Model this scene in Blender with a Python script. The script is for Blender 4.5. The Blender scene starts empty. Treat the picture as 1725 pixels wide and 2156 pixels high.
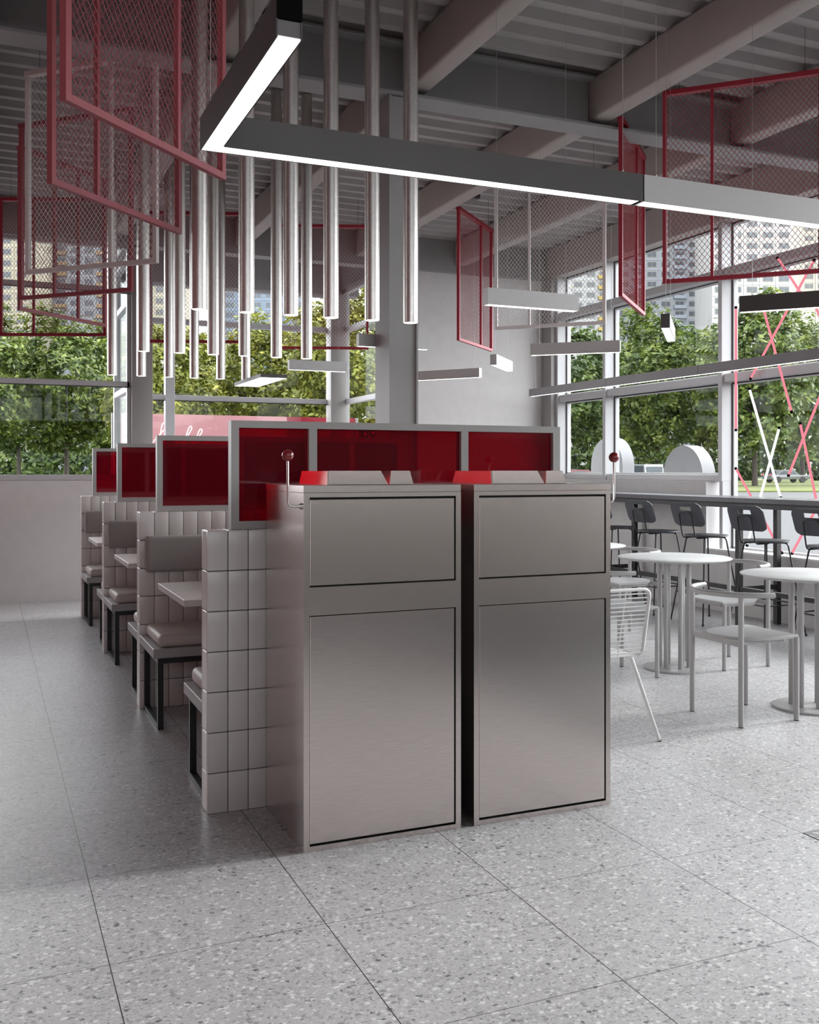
import bpy, bmesh, math, random
from mathutils import Vector, Matrix
random.seed(11)
scene = bpy.context.scene
COL = scene.collection
PI = math.pi

# ------------------------------------------------------------------ camera frame
F, CX, Y0, TH, H = 2076.61, 862.5, 989.29, .4055, 1.3076
S, C = math.sin(TH), math.cos(TH)
def ahead(px, D, z=0.0):
    """ground point that lies D metres in front of the viewer in the direction of column px"""
    r = (px - CX) / F
    return Vector(((S + r*C)*D, (C - r*S)*D, z))

cam = bpy.data.cameras.new('camera'); camo = bpy.data.objects.new('camera', cam); COL.objects.link(camo)
cam.sensor_fit = 'HORIZONTAL'; cam.sensor_width = 36; cam.lens = 36*F/1725
cam.shift_y = -(1078 - Y0)/1725; cam.clip_start = .05; cam.clip_end = 1500
camo.location = (0, 0, H); camo.rotation_euler = (PI/2, 0, -TH)
scene.camera = camo

# ------------------------------------------------------------------ materials
MATS = {}
def new_mat(name):
    m = bpy.data.materials.new(name); m.use_nodes = True
    nt = m.node_tree; nt.nodes.clear()
    out = nt.nodes.new('ShaderNodeOutputMaterial')
    MATS[name] = m
    return m, nt, out
def N(nt, t, **k):
    n = nt.nodes.new(t)
    for a, v in k.items():
        if a in n.inputs.keys() if hasattr(n.inputs, 'keys') else False:
            n.inputs[a].default_value = v
        else:
            setattr(n, a, v)
    return n
def L(nt, a, b): nt.links.new(a, b)

def paint(name, col, rough=.5, metal=0, var=.06, scale=6, bump=0, bscale=60, spec=.5, stretch=None, aniso=0, coat=0, sheen=0):
    m, nt, out = new_mat(name)
    p = nt.nodes.new('ShaderNodeBsdfPrincipled')
    tc = nt.nodes.new('ShaderNodeTexCoord')
    mp = nt.nodes.new('ShaderNodeMapping')
    L(nt, tc.outputs['Object'], mp.inputs['Vector'])
    if stretch: mp.inputs['Scale'].default_value = stretch
    nz = nt.nodes.new('ShaderNodeTexNoise'); nz.inputs['Scale'].default_value = scale; nz.inputs['Detail'].default_value = 4
    L(nt, mp.outputs['Vector'], nz.inputs['Vector'])
    rp = nt.nodes.new('ShaderNodeValToRGB')
    c = Vector(col)
    rp.color_ramp.elements[0].position = .3; rp.color_ramp.elements[1].position = .7
    rp.color_ramp.elements[0].color = (*(c*(1-var)), 1); rp.color_ramp.elements[1].color = (*(c*(1+var)), 1)
    L(nt, nz.outputs['Fac'], rp.inputs['Fac']); L(nt, rp.outputs['Color'], p.inputs['Base Color'])
    p.inputs['Roughness'].default_value = rough; p.inputs['Metallic'].default_value = metal
    p.inputs['Specular IOR Level'].default_value = spec
    if aniso: p.inputs['Anisotropic'].default_value = aniso
    if aniso:
        tg = nt.nodes.new('ShaderNodeTangent'); tg.direction_type = 'RADIAL'; tg.axis = 'Z'
        L(nt, tg.outputs['Tangent'], p.inputs['Tangent'])
    if coat: p.inputs['Coat Weight'].default_value = coat; p.inputs['Coat Roughness'].default_value = .15
    if sheen: p.inputs['Sheen Weight'].default_value = sheen
    if bump:
        n2 = nt.nodes.new('ShaderNodeTexNoise'); n2.inputs['Scale'].default_value = bscale; n2.inputs['Detail'].default_value = 3
        L(nt, mp.outputs['Vector'], n2.inputs['Vector'])
        b = nt.nodes.new('ShaderNodeBump'); b.inputs['Strength'].default_value = bump; b.inputs['Distance'].default_value = .004
        L(nt, n2.outputs['Fac'], b.inputs['Height']); L(nt, b.outputs['Normal'], p.inputs['Normal'])
    L(nt, p.outputs['BSDF'], out.inputs['Surface'])
    return m

def glow(name, col, strength):
    m, nt, out = new_mat(name)
    e = nt.nodes.new('ShaderNodeEmission'); e.inputs['Color'].default_value = (*col, 1); e.inputs['Strength'].default_value = strength
    L(nt, e.outputs['Emission'], out.inputs['Surface']); return m

def schlick(nt, f0=.04):
    lw = nt.nodes.new('ShaderNodeLayerWeight'); lw.inputs['Blend'].default_value = .5
    pw = nt.nodes.new('ShaderNodeMath'); pw.operation = 'POWER'; pw.inputs[1].default_value = 5
    L(nt, lw.outputs['Facing'], pw.inputs[0])
    ma = nt.nodes.new('ShaderNodeMath'); ma.operation = 'MULTIPLY_ADD'; ma.inputs[1].default_value = 1-f0; ma.inputs[2].default_value = f0
    L(nt, pw.outputs[0], ma.inputs[0]); return ma

def glass(name, tint=(.96, .98, .98), gloss=1.0):
    m, nt, out = new_mat(name)
    t = nt.nodes.new('ShaderNodeBsdfTransparent'); t.inputs['Color'].default_value = (*tint, 1)
    g = nt.nodes.new('ShaderNodeBsdfGlossy'); g.inputs['Roughness'].default_value = .01
    f = schlick(nt)
    mu = nt.nodes.new('ShaderNodeMath'); mu.operation = 'MULTIPLY'; mu.inputs[1].default_value = gloss
    mx = nt.nodes.new('ShaderNodeMixShader')
    L(nt, f.outputs[0], mu.inputs[0]); L(nt, mu.outputs[0], mx.inputs['Fac'])
    L(nt, t.outputs[0], mx.inputs[1]); L(nt, g.outputs[0], mx.inputs[2]); L(nt, mx.outputs[0], out.inputs['Surface'])
    return m

def red_acrylic(name, tint, dif, fac, rough=.06):
    m, nt, out = new_mat(name)
    t = nt.nodes.new('ShaderNodeBsdfTransparent'); t.inputs['Color'].default_value = (*tint, 1)
    d = nt.nodes.new('ShaderNodeBsdfDiffuse'); d.inputs['Color'].default_value = (*dif, 1)
    tr = nt.nodes.new('ShaderNodeBsdfTranslucent'); tr.inputs['Color'].default_value = (*dif, 1)
    g = nt.nodes.new('ShaderNodeBsdfGlossy'); g.inputs['Roughness'].default_value = rough
    f = schlick(nt)
    a = nt.nodes.new('ShaderNodeMixShader'); a.inputs['Fac'].default_value = .5
    L(nt, d.outputs[0], a.inputs[1]); L(nt, tr.outputs[0], a.inputs[2])
    b = nt.nodes.new('ShaderNodeMixShader'); b.inputs['Fac'].default_value = fac
    L(nt, t.outputs[0], b.inputs[1]); L(nt, a.outputs[0], b.inputs[2])
    c = nt.nodes.new('ShaderNodeMixShader'); L(nt, f.outputs[0], c.inputs['Fac'])
    L(nt, b.outputs[0], c.inputs[1]); L(nt, g.outputs[0], c.inputs[2]); L(nt, c.outputs[0], out.inputs['Surface'])
    return m

def terrazzo(name, base, light, dark, scale=1.0, grout=True, rough=.33):
    m, nt, out = new_mat(name)
    p = nt.nodes.new('ShaderNodeBsdfPrincipled'); p.inputs['Roughness'].default_value = rough
    p.inputs['Specular IOR Level'].default_value = .5
    tc = nt.nodes.new('ShaderNodeTexCoord')
    cur = None
    nz = nt.nodes.new('ShaderNodeTexNoise'); nz.inputs['Scale'].default_value = 2.5; nz.inputs['Detail'].default_value = 5
    L(nt, tc.outputs['Object'], nz.inputs['Vector'])
    rp = nt.nodes.new('ShaderNodeValToRGB'); b = Vector(base)
    rp.color_ramp.elements[0].color = (*(b*.93), 1); rp.color_ramp.elements[1].color = (*(b*1.06), 1)
    rp.color_ramp.elements[0].position = .35; rp.color_ramp.elements[1].position = .65
    L(nt, nz.outputs['Fac'], rp.inputs['Fac']); cur = rp.outputs['Color']
    def chips(sc, thr, seed, stops):
        nonlocal cur
        mp = nt.nodes.new('ShaderNodeMapping'); mp.inputs['Scale'].default_value = (1, 1.35, 1)
        mp.inputs['Location'].default_value = (seed, seed*.7, 0); mp.inputs['Rotation'].default_value = (0, 0, seed)
        L(nt, tc.outputs['Object'], mp.inputs['Vector'])
        wn = nt.nodes.new('ShaderNodeTexNoise'); wn.inputs['Scale'].default_value = sc*1.5; wn.inputs['Detail'].default_value = 1
        L(nt, mp.outputs['Vector'], wn.inputs['Vector'])
        ad = nt.nodes.new('ShaderNodeMixRGB'); ad.blend_type = 'ADD'; ad.inputs['Fac'].default_value = 1.1/sc
        L(nt, mp.outputs['Vector'], ad.inputs[1]); L(nt, wn.outputs['Color'], ad.inputs[2])
        v = nt.nodes.new('ShaderNodeTexVoronoi'); v.inputs['Scale'].default_value = sc; v.voronoi_dimensions = '2D'
        L(nt, ad.outputs[0], v.inputs['Vector'])
        sp = nt.nodes.new('ShaderNodeSeparateColor'); L(nt, v.outputs['Color'], sp.inputs[0])
        # chip size varies per cell
        mu = nt.nodes.new('ShaderNodeMath'); mu.operation = 'MULTIPLY'; mu.inputs[1].default_value = thr
        L(nt, sp.outputs['Green'], mu.inputs[0])
        lt = nt.nodes.new('ShaderNodeMath'); lt.operation = 'LESS_THAN'
        L(nt, v.outputs['Distance'], lt.inputs[0]); L(nt, mu.outputs[0], lt.inputs[1])
        cr = nt.nodes.new('ShaderNodeValToRGB'); cr.color_ramp.interpolation = 'CONSTANT'
        els = cr.color_ramp.elements
        while len(els) < len(stops): els.new(.5)
        for e, (pos, c) in zip(els, stops): e.position = pos; e.color = (*c, 1)
        L(nt, sp.outputs['Red'], cr.inputs['Fac'])
        mx = nt.nodes.new('ShaderNodeMixRGB'); L(nt, lt.outputs[0], mx.inputs['Fac'])
        L(nt, cur, mx.inputs[1]); L(nt, cr.outputs['Color'], mx.inputs[2]); cur = mx.outputs[0]
    B_ = Vector(base); Lt = Vector(light); Dk = Vector(dark)
    mid = B_*.78
    chips(115/scale, .68, 3.1, [(0, B_*1.05), (.26, Lt*.93), (.44, mid*.92), (.66, B_*.9), (.90, B_*.5)])
    chips(62/scale, .58, 1.7, [(0, B_), (.20, Lt), (.36, mid), (.56, B_*1.07), (.64, B_*.58), (.77, B_*.9), (.955, Dk*1.5)])
    if grout:
        sx = nt.nodes.new('ShaderNodeSeparateXYZ'); L(nt, tc.outputs['Object'], sx.inputs[0])
        res = []
        for ax, off, w in (('X', .4991*.6, .0032), ('Y', .5108*.6, .0024)):
            a = nt.nodes.new('ShaderNodeMath'); a.operation = 'SUBTRACT'; a.inputs[1].default_value = off - .3
            L(nt, sx.outputs[ax], a.inputs[0])
            q = nt.nodes.new('ShaderNodeMath'); q.operation = 'FLOORED_MODULO'; q.inputs[1].default_value = .6
            L(nt, a.outputs[0], q.inputs[0])
            s_ = nt.nodes.new('ShaderNodeMath'); s_.operation = 'SUBTRACT'; s_.inputs[1].default_value = .3; L(nt, q.outputs[0], s_.inputs[0])
            ab = nt.nodes.new('ShaderNodeMath'); ab.operation = 'ABSOLUTE'; L(nt, s_.outputs[0], ab.inputs[0])
            l_ = nt.nodes.new('ShaderNodeMath'); l_.operation = 'LESS_THAN'; l_.inputs[1].default_value = w/2; L(nt, ab.outputs[0], l_.inputs[0])
            res.append(l_)
        mxm = nt.nodes.new('ShaderNodeMath'); mxm.operation = 'MAXIMUM'
        L(nt, res[0].outputs[0], mxm.inputs[0]); L(nt, res[1].outputs[0], mxm.inputs[1])
        mx = nt.nodes.new('ShaderNodeMixRGB'); mx.inputs[2].default_value = (.05, .042, .04, 1)
        L(nt, mxm.outputs[0], mx.inputs['Fac']); L(nt, cur, mx.inputs[1]); cur = mx.outputs[0]
        bp = nt.nodes.new('ShaderNodeBump'); bp.invert = True; bp.inputs['Strength'].default_value = .4; bp.inputs['Distance'].default_value = .002
        L(nt, mxm.outputs[0], bp.inputs['Height']); L(nt, bp.outputs['Normal'], p.inputs['Normal'])
    L(nt, cur, p.inputs['Base Color']); L(nt, p.outputs[0], out.inputs['Surface'])
    return m

def leaf_mat(name, c0, c1, c2):
    m, nt, out = new_mat(name)
    tc = nt.nodes.new('ShaderNodeTexCoord')
    nz = nt.nodes.new('ShaderNodeTexNoise'); nz.inputs['Scale'].default_value = .9; nz.inputs['Detail'].default_value = 6
    L(nt, tc.outputs['Object'], nz.inputs['Vector'])
    rp = nt.nodes.new('ShaderNodeValToRGB'); e = rp.color_ramp.elements
    e[0].position = .32; e[0].color = (*c0, 1); e[1].position = .68; e[1].color = (*c2, 1)
    k = e.new(.5); k.color = (*c1, 1)
    L(nt, nz.outputs['Fac'], rp.inputs['Fac'])
    d = nt.nodes.new('ShaderNodeBsdfPrincipled'); d.inputs['Roughness'].default_value = .45; d.inputs['Specular IOR Level'].default_value = .35
    t = nt.nodes.new('ShaderNodeBsdfTranslucent')
    L(nt, rp.outputs[0], d.inputs['Base Color']); L(nt, rp.outputs[0], t.inputs['Color'])
    mx = nt.nodes.new('ShaderNodeMixShader'); mx.inputs['Fac'].default_value = .3
    L(nt, d.outputs[0], mx.inputs[1]); L(nt, t.outputs[0], mx.inputs[2]); L(nt, mx.outputs[0], out.inputs['Surface'])
    return m

M_floor = terrazzo('terrazzo_floor', (.505, .495, .505), (.72, .71, .71), (.10, .10, .105))
M_inlay = terrazzo('dark_terrazzo', (.22, .225, .23), (.5, .5, .5), (.08, .08, .09), scale=2.2)
M_wall = paint('plaster_wall', (.66, .635, .625), .75, var=.03, scale=9, bump=.25, bscale=140)
M_taupe = paint('taupe_plaster', (.20, .178, .16), .8, var=.04)
M_redwall = paint('rose_plaster', (.62, .30, .30), .6, var=.05)
M_ceil = paint('ceiling_deck', (.40, .375, .37), .55, var=.05)
M_beam = paint('beam_paint', (.42, .375, .355), .55, var=.03)
M_beamgrey = paint('grey_steel_paint', (.30, .295, .295), .5, var=.03)
M_colm = paint('column_paint', (.34, .325, .315), .5, var=.03)
M_frame = paint('window_frame_grey', (.52, .515, .52), .4, var=.02)
M_gasket = paint('black_gasket', (.02, .02, .022), .6)
M_glass = glass('window_glass', gloss=.15)
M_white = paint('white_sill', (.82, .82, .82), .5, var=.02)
M_steel = paint('brushed_steel', (.74, .67, .645), .25, metal=1, var=.05, scale=14, bump=.025, bscale=70, stretch=(1, 1, 14), aniso=.3)
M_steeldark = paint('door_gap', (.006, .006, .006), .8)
M_chrome = paint('chrome_rod', (.75, .73, .70), .18, metal=1, var=.02)
M_ball = paint('red_ball', (.23, .015, .018), .22, var=.35, scale=30, coat=.5)
M_tile = paint('glazed_tile', (.64, .605, .585), .28, var=.025, scale=5, spec=.5)
M_grout = paint('tile_grout', (.10, .085, .08), .9)
M_divframe = paint('divider_frame', (.38, .365, .35), .45, var=.02)
M_acr = red_acrylic('red_acrylic', (.50, .012, .055), (.31, .022, .06), .24)
M_cush = paint('cushion_fabric', (.31, .285, .275), .85, var=.06, scale=180, bump=.3, bscale=400, sheen=.3)
M_seat = paint('seat_leather', (.52, .475, .44), .5, var=.04, scale=120, bump=.12, bscale=260)
M_slab = paint('bench_slab', (.38, .365, .37), .5, var=.03)
M_blackmetal = paint('black_metal', (.012, .011, .011), .45, var=.1)
M_table = paint('table_laminate', (.50, .46, .45), .45, var=.03)
M_pipe = paint('galvanised_pipe', (.70, .665, .64), .34, metal=1, var=.07, scale=60, bump=.05, bscale=160)
M_lampgrey = paint('lamp_grey', (.50, .485, .475), .42, metal=.35, var=.03, scale=20, stretch=(1, 1, 12))
M_lampdark = paint('lamp_dark', (.085, .077, .075), .4, metal=.3, var=.05)
M_lampmid = paint('lamp_mid', (.17, .155, .16), .5, var=.04)
M_led = glow('led_strip', (1, .985, .96), 3.4)
M_disc = glow('tube_light', (1, .98, .95), 4.0)
M_red = paint('red_powdercoat', (.33, .018, .035), .5, var=.04)
M_redpale = paint('rose_powdercoat', (.36, .085, .10), .5, var=.04)
M_palegrey = paint('warm_grey_powdercoat', (.74, .68, .66), .5, var=.03)
M_wire = paint('wire', (.45, .44, .43), .4, metal=.6)
M_wiredark = paint('dark_cable', (.03, .03, .03), .6)
M_pink = glow('pink_tube', (1, .30, .37), .95)
M_whitetube = glow('white_tube', (1, 1, 1), 1.6)
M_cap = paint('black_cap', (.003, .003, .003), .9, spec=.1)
M_bar = paint('bar_top', (.075, .075, .085), .3, var=.08, scale=30)
M_stool = paint('stool_shell', (.055, .057, .07), .45, var=.05)
M_cafe = paint('cafe_grey_metal', (.38, .37, .37), .42, var=.02)
M_cafewhite = paint('cafe_table_white', (.46, .46, .46), .4, var=.02)
M_wirewhite = paint('white_wire', (.70, .69, .68), .38, var=.02)
M_foot = paint('foot_cap', (.04, .035, .035), .6)
M_asphalt = paint('paving', (.038, .038, .041), .85, var=.12, scale=2, bump=.2, bscale=30)
M_lawn = paint('lawn', (.07, .085, .008), .9, var=.25, scale=.8)
M_bark = paint('bark', (.04, .032, .026), .9, var=.3, scale=4)
M_neon = glow('neon_script', (1, .96, .95), 1.3)
M_arch = paint('pale_concrete', (.24, .24, .25), .7, var=.02)
LEAF = [leaf_mat('leaf_green', (.024, .045, .008), (.07, .105, .018), (.20, .24, .05)),
        leaf_mat('leaf_olive', (.055, .07, .010), (.14, .155, .022), (.32, .31, .06)),
        leaf_mat('leaf_deep', (.017, .034, .010), (.046, .078, .018), (.145, .19, .045))]

# ------------------------------------------------------------------ mesh helpers
def newbm(): return bmesh.new()
def box(bm, x0, x1, y0, y1, z0, z1, mi=0):
    v = [bm.verts.new((x, y, z)) for z in (z0, z1) for y in (y0, y1) for x in (x0, x1)]
    fs = []
    for q in ((0, 2, 3, 1), (4, 5, 7, 6), (0, 1, 5, 4), (2, 6, 7, 3), (0, 4, 6, 2), (1, 3, 7, 5)):
        f = bm.faces.new([v[i] for i in q]); f.material_index = mi; fs.append(f)
    return v, fs
def bbox(bm, x0, x1, y0, y1, z0, z1, r=.004, seg=2, mi=0):
    """box with rounded edges"""
    v, fs = box(bm, x0, x1, y0, y1, z0, z1, mi)
    es = list({e for f in fs for e in f.edges})
    rr = min(r, abs(x1-x0)*.49, abs(y1-y0)*.49, abs(z1-z0)*.49)
    g = bmesh.ops.bevel(bm, geom=es, offset=rr, offset_type='OFFSET', segments=seg, profile=.5, affect='EDGES')
    for f in g['faces']: f.material_index = mi
def prism(bm, pts, axis, a, b, mi=0):
    """2D outline extruded along an axis"""
    def P(p, t):
        return {'X': (t, p[0], p[1]), 'Y': (p[0], t, p[1]), 'Z': (p[0], p[1], t)}[axis]
    va = [bm.verts.new(P(p, a)) for p in pts]; vb = [bm.verts.new(P(p, b)) for p in pts]
    n = len(pts)
    for i in range(n):
        f = bm.faces.new((va[i], va[(i+1) % n], vb[(i+1) % n], vb[i])); f.material_index = mi
    f = bm.faces.new(va[::-1]); f.material_index = mi
    f = bm.faces.new(vb); f.material_index = mi
def fillet(pts, r, n=5, closed=False):
    pts = [Vector(p) for p in pts]; out = []
    m = len(pts)
    for i, p in enumerate(pts):
        if not closed and i in (0, m-1): out.append(p); continue
        a = pts[i-1]; b = pts[(i+1) % m]
        u = (a-p); v = (b-p); d = min(r, u.length*.49, v.length*.49)
        A = p+u.normalized()*d; B = p+v.normalized()*d
        for k in range(n+1):
            t = k/n; out.append(A*(1-t)**2 + p*2*t*(1-t) + B*t*t)
    return out
def sweep(bm, pts, r, seg=10, closed=False, mi=0, r2=None):
    pts = [Vector(p) for p in pts]; n = len(pts); rings = []
    up = None
    for i, p in enumerate(pts):
        if closed: t = pts[(i+1) % n]-pts[i-1]
        else: t = pts[min(i+1, n-1)]-pts[max(i-1, 0)]
        t.normalize()
        if up is None:
            up = Vector((0, 0, 1)) if abs(t.z) < .9 else Vector((1, 0, 0))
        s_ = t.cross(up)
        if s_.length < 1e-4: s_ = t.cross(Vector((0, 1, 0)))
        s_.normalize(); up = s_.cross(t).normalized()
        rr = r if r2 is None else r+(r2-r)*i/(n-1)
        rings.append([bm.verts.new(p+(s_*math.cos(2*PI*k/seg)+up*math.sin(2*PI*k/seg))*rr) for k in range(seg)])
    m = n if closed else n-1
    for i in range(m):
        A, B = rings[i], rings[(i+1) % n]
        for k in range(seg):
            f = bm.faces.new((A[k], A[(k+1) % seg], B[(k+1) % seg], B[k])); f.material_index = mi
    if not closed:
        bm.faces.new(rings[0][::-1]).material_index = mi; bm.faces.new(rings[-1]).material_index = mi
def rod(bm, p, q, r, seg=10, mi=0, r2=None): sweep(bm, [p, q], r, seg, mi=mi, r2=r2)
def lathe(bm, prof, seg=32, cx=0, cy=0, mi=0):
    rings = []
    for r, z in prof:
        if r < 1e-6: rings.append([bm.verts.new((cx, cy, z))]); continue
        rings.append([bm.verts.new((cx+r*math.cos(2*PI*k/seg), cy+r*math.sin(2*PI*k/seg), z)) for k in range(seg)])
    for A, B in zip(rings, rings[1:]):
        for k in range(seg):
            a, b = A[k % len(A)], A[(k+1) % len(A)]; c, d = B[(k+1) % len(B)], B[k % len(B)]
            vs = []
            for q in (a, b, c, d):
                if q not in vs: vs.append(q)
            if len(vs) >= 3: bm.faces.new(vs).material_index = mi
def obj(name, bm, m, parent=None, loc=None, smooth=True, extra=()):
    bmesh.ops.recalc_face_normals(bm, faces=bm.faces)
    if smooth:
        for f in bm.faces: f.smooth = True
        for e in bm.edges:
            if len(e.link_faces) != 2 or e.calc_face_angle(0) > .6: e.smooth = False
    me = bpy.data.meshes.new(name); bm.to_mesh(me); bm.free()
    me.materials.append(m)
    for x in extra: me.materials.append(x)
    o = bpy.data.objects.new(name, me); COL.objects.link(o)
    if parent: o.parent = parent
    if loc: o.location = loc
    return o
def tag(o, label, cat, group=None, kind=None):
    o['label'] = label; o['category'] = cat
    if group: o['group'] = group
    if kind: o['kind'] = kind
    return o
def thing(name, label, cat, loc=(0, 0, 0), rotz=0, group=None):
    o = bpy.data.objects.new(name, None); COL.objects.link(o); o.empty_display_size = .05
    o.location = loc; o.rotation_euler = (0, 0, rotz)
    return tag(o, label, cat, group)
def struct(name, bm, m, label=None, cat=None, extra=(), smooth=True):
    o = obj(name, bm, m, extra=extra, smooth=smooth); o['kind'] = 'structure'
    if label: o['label'] = label
    if cat: o['category'] = cat
    return o
def sroot(name, label, cat):
    o = thing(name, label, cat); o['kind'] = 'structure'; return o
def dup(root, loc, rotz, label, group=None):
    r = root.copy(); COL.objects.link(r); r.location = loc; r.rotation_euler = (0, 0, rotz)
    r['label'] = label
    if group: r['group'] = group
    for ch in list(root.children):
        c = ch.copy(); COL.objects.link(c); c.parent = r
        for g in list(ch.children):
            d = g.copy(); COL.objects.link(d); d.parent = c
    return r

# ================================================================== THE SETTING
XL, XR, YF, YB, ZD = -3.4, 6.25, -5.0, 10.45, 3.98
bm = newbm(); box(bm, XL, 6.5, YF, 12.1, -.12, 0)
struct('floor', bm, M_floor, 'pale grey terrazzo floor in square tiles', 'floor')
bm = newbm(); box(bm, 2.703, 5.1, .3, 2.703, 0, .0015)
struct('floor_inlay', bm, M_inlay, 'dark terrazzo inlay at the right edge of the floor', 'floor inlay')

# corrugated deck, ribs running left to right
def deck(name, x0, x1, y0, y1):
    bm = newbm(); per = .212
    pts = []
    y = y0
    while y < y1:
        pts += [(y, ZD), (y+.058, ZD), (y+.088, ZD+.055), (y+.128, ZD+.055), (y+.135, ZD+.046), (y+.149, ZD+.046), (y+.156, ZD+.055), (y+.182, ZD+.055)]
        y += per
    pts.append((y, ZD))
    va = [bm.verts.new((x0, p[0], p[1])) for p in pts]; vb = [bm.verts.new((x1, p[0], p[1])) for p in pts]
    for i in range(len(pts)-1): bm.faces.new((va[i], vb[i], vb[i+1], va[i+1]))
    box(bm, x0, x1, y0, y, ZD+.06, ZD+.2)
    return struct(name, bm, M_ceil, 'ribbed grey metal deck ceiling', 'ceiling', smooth=False)
deck('ceiling', XL-.2, 6.6, YF-.1, 12.15)

# I-section main beam, box purlins, perimeter headers
def ibeam_x(name, x0, x1, yc, zb, label, w=.2, mat=M_beamgrey):
    bm = newbm()
    bbox(bm, x0, x1, yc-w/2, yc+w/2, zb, zb+.022, .003, 1)
    box(bm, x0, x1, yc-.009, yc+.009, zb+.02, ZD-.02)
    bbox(bm, x0, x1, yc-w/2, yc+w/2, ZD-.022, ZD-.001, .003, 1)
    return struct(name, bm, mat, label, 'beam')
ibeam_x('ceiling_beam', XL, 6.3, 5.74, 3.635, 'grey steel main beam crossing the ceiling over the column')
ibeam_x('ceiling_beam', XL, 6.3, .9, 3.635, 'grey steel main beam behind the viewer')
for i, x in enumerate((-2.62, -1.32, -.02, 1.26, 2.50, 3.86, 5.09)):
    for (y0, y1, tagy) in ((-4.9, .885, 'rear'), (.915, 5.728, 'near'), (5.752, 10.36, 'far')):
        bm = newbm(); bbox(bm, x-.07, x+.07, y0, y1, 3.69, ZD-.001, .02, 3)
        struct('ceiling_purlin', bm, M_beam, 'taupe box purlin under the ceiling deck', 'purlin')
bm = newbm(); box(bm, XL, 6.3, 10.37, 10.55, 3.61, ZD-.001)
struct('ceiling_header', bm, M_beamgrey, 'grey header beam along the back wall', 'beam')
bm = newbm(); bbox(bm, 6.27, 6.47, YF, 10.37, 3.62, ZD-.001, .006, 1)
struct('ceiling_header', bm, M_beam, 'taupe header beam above the right windows', 'beam')
bm = newbm(); box(bm, 1.3, 4.4, 11.9, 12.1, 3.53, ZD-.001)
box(bm, 1.3, 1.5, 10.56, 11.9, 3.6, ZD-.001); box(bm, 4.15, 4.35, 10.56, 11.9, 3.6, ZD-.001)
struct('ceiling_header', bm, M_beamgrey, 'grey header beams around the glazed back bay', 'beam')

# walls
bm = newbm(); box(bm, XL, 1.37, 10.45, 10.6, 0, 1.20); struct('wall_back_left', bm, M_wall, 'pinkish plaster parapet under the left back window', 'wall')
bm = newbm(); box(bm, 4.30, 6.45, 10.45, 10.6, 0, 3.61); struct('wall_back_right', bm, M_wall, 'white plaster wall at the back right', 'wall')
bm = newbm(); box(bm, 1.58, 4.25, 11.95, 12.1, 0, .9); struct('wall_bay', bm, M_wall, 'parapet under the bay window', 'wall')
bm = newbm(); box(bm, XL-.15, XL, YF, 10.6, 0, ZD); struct('wall_left', bm, M_redwall, 'rose plaster wall on the left', 'wall')
bm = newbm(); box(bm, XL, 6.5, YF-.15, YF, 0, 2.45); box(bm, XL, 6.5, YF-.15, YF, 3.62, ZD)
struct('wall_front', bm, M_taupe, 'plaster wall behind the viewer', 'wall')
bm = newbm(); box(bm, XR, 6.46, 7.46, 10.45, 0, 1.185); box(bm, XR-.004, 6.42, 7.46, 10.45, 1.185, 1.2)
struct('wall_right', bm, M_wall, 'plaster parapet under the right windows', 'wall')
bm = newbm(); box(bm, XR, 6.46, -1.2, 7.46, 0, .555)
struct('wall_right_low', bm, M_wall, 'low plaster parapet under the tall right window', 'wall')
bm = newbm(); box(bm, XR-.006, 6.42, -1.2, 7.455, .555, .572)
struct('trim_1', bm, M_white, 'white sill of the tall right window', 'sill')
bm = newbm(); box(bm, XR, 6.42, 7.452, 7.4595, .572, 1.185)  # whiter sheet over the parapet end: window light put into its colour
struct('trim_2', bm, M_white, 'reveal at the parapet end, window light painted in as white', 'reveal')
bm = newbm(); box(bm, XR, 6.46, YF, -1.2, 0, ZD); struct('wall_right_front', bm, M_wall, 'solid right wall beside the viewer', 'wall')

# unseen blocks added behind the viewer to darken the steel bins' reflections
M_mirrorbrown = paint('mirrored_brown', (.13, .108, .088), .6, var=.05); M_mirrordark = paint('mirrored_base', (.012, .014, .02), .5)
bm = newbm(); box(bm, .9, 6.2, -1.2, -.45, .34, 1.6); struct('mirrored_block', bm, M_mirrorbrown, 'brown block added behind the viewer for the bins to mirror', 'mirrored block', smooth=False)
bm = newbm(); box(bm, .9, 6.2, -1.15, -.5, 0, .34); box(bm, 3.0, 5.2, .25, .95, 0, .40); struct('mirrored_base', bm, M_mirrordark, 'dark base and low block added for the bins to mirror', 'plinth', smooth=False)
# columns
def boxcol(name, x0, x1, y0, y1, label, m=M_colm, z1=ZD-.002):
    bm = newbm(); bbox(bm, x0, x1, y0, y1, 0, z1, .006, 2); return struct(name, bm, m, label, 'column')
bm = newbm()
x0, x1, y0, y1 = 2.29, 2.485, 5.65, 5.89
box(bm, x0, x0+.016, y0, y1, 0, 3.63); box(bm, x1-.012, x1, y0, y1, 0, 3.63); box(bm, x0+.01, x1-.01, y0+.02, y0+.04, 0, 3.63)
struct('steel_column', bm, M_colm, 'grey steel column standing behind the red glass divider', 'column', smooth=False)
boxcol('back_column', 1.37, 1.58, 10.40, 10.62, 'grey column between left window and bay', z1=3.6)
boxcol('bay_column', 3.99, 4.2, 11.80, 12.0, 'grey column in the corner of the bay', z1=3.53)
boxcol('corner_column', 6.24, 6.44, 10.22, 10.44, 'grey column in the back right corner', z1=3.6)

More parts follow.
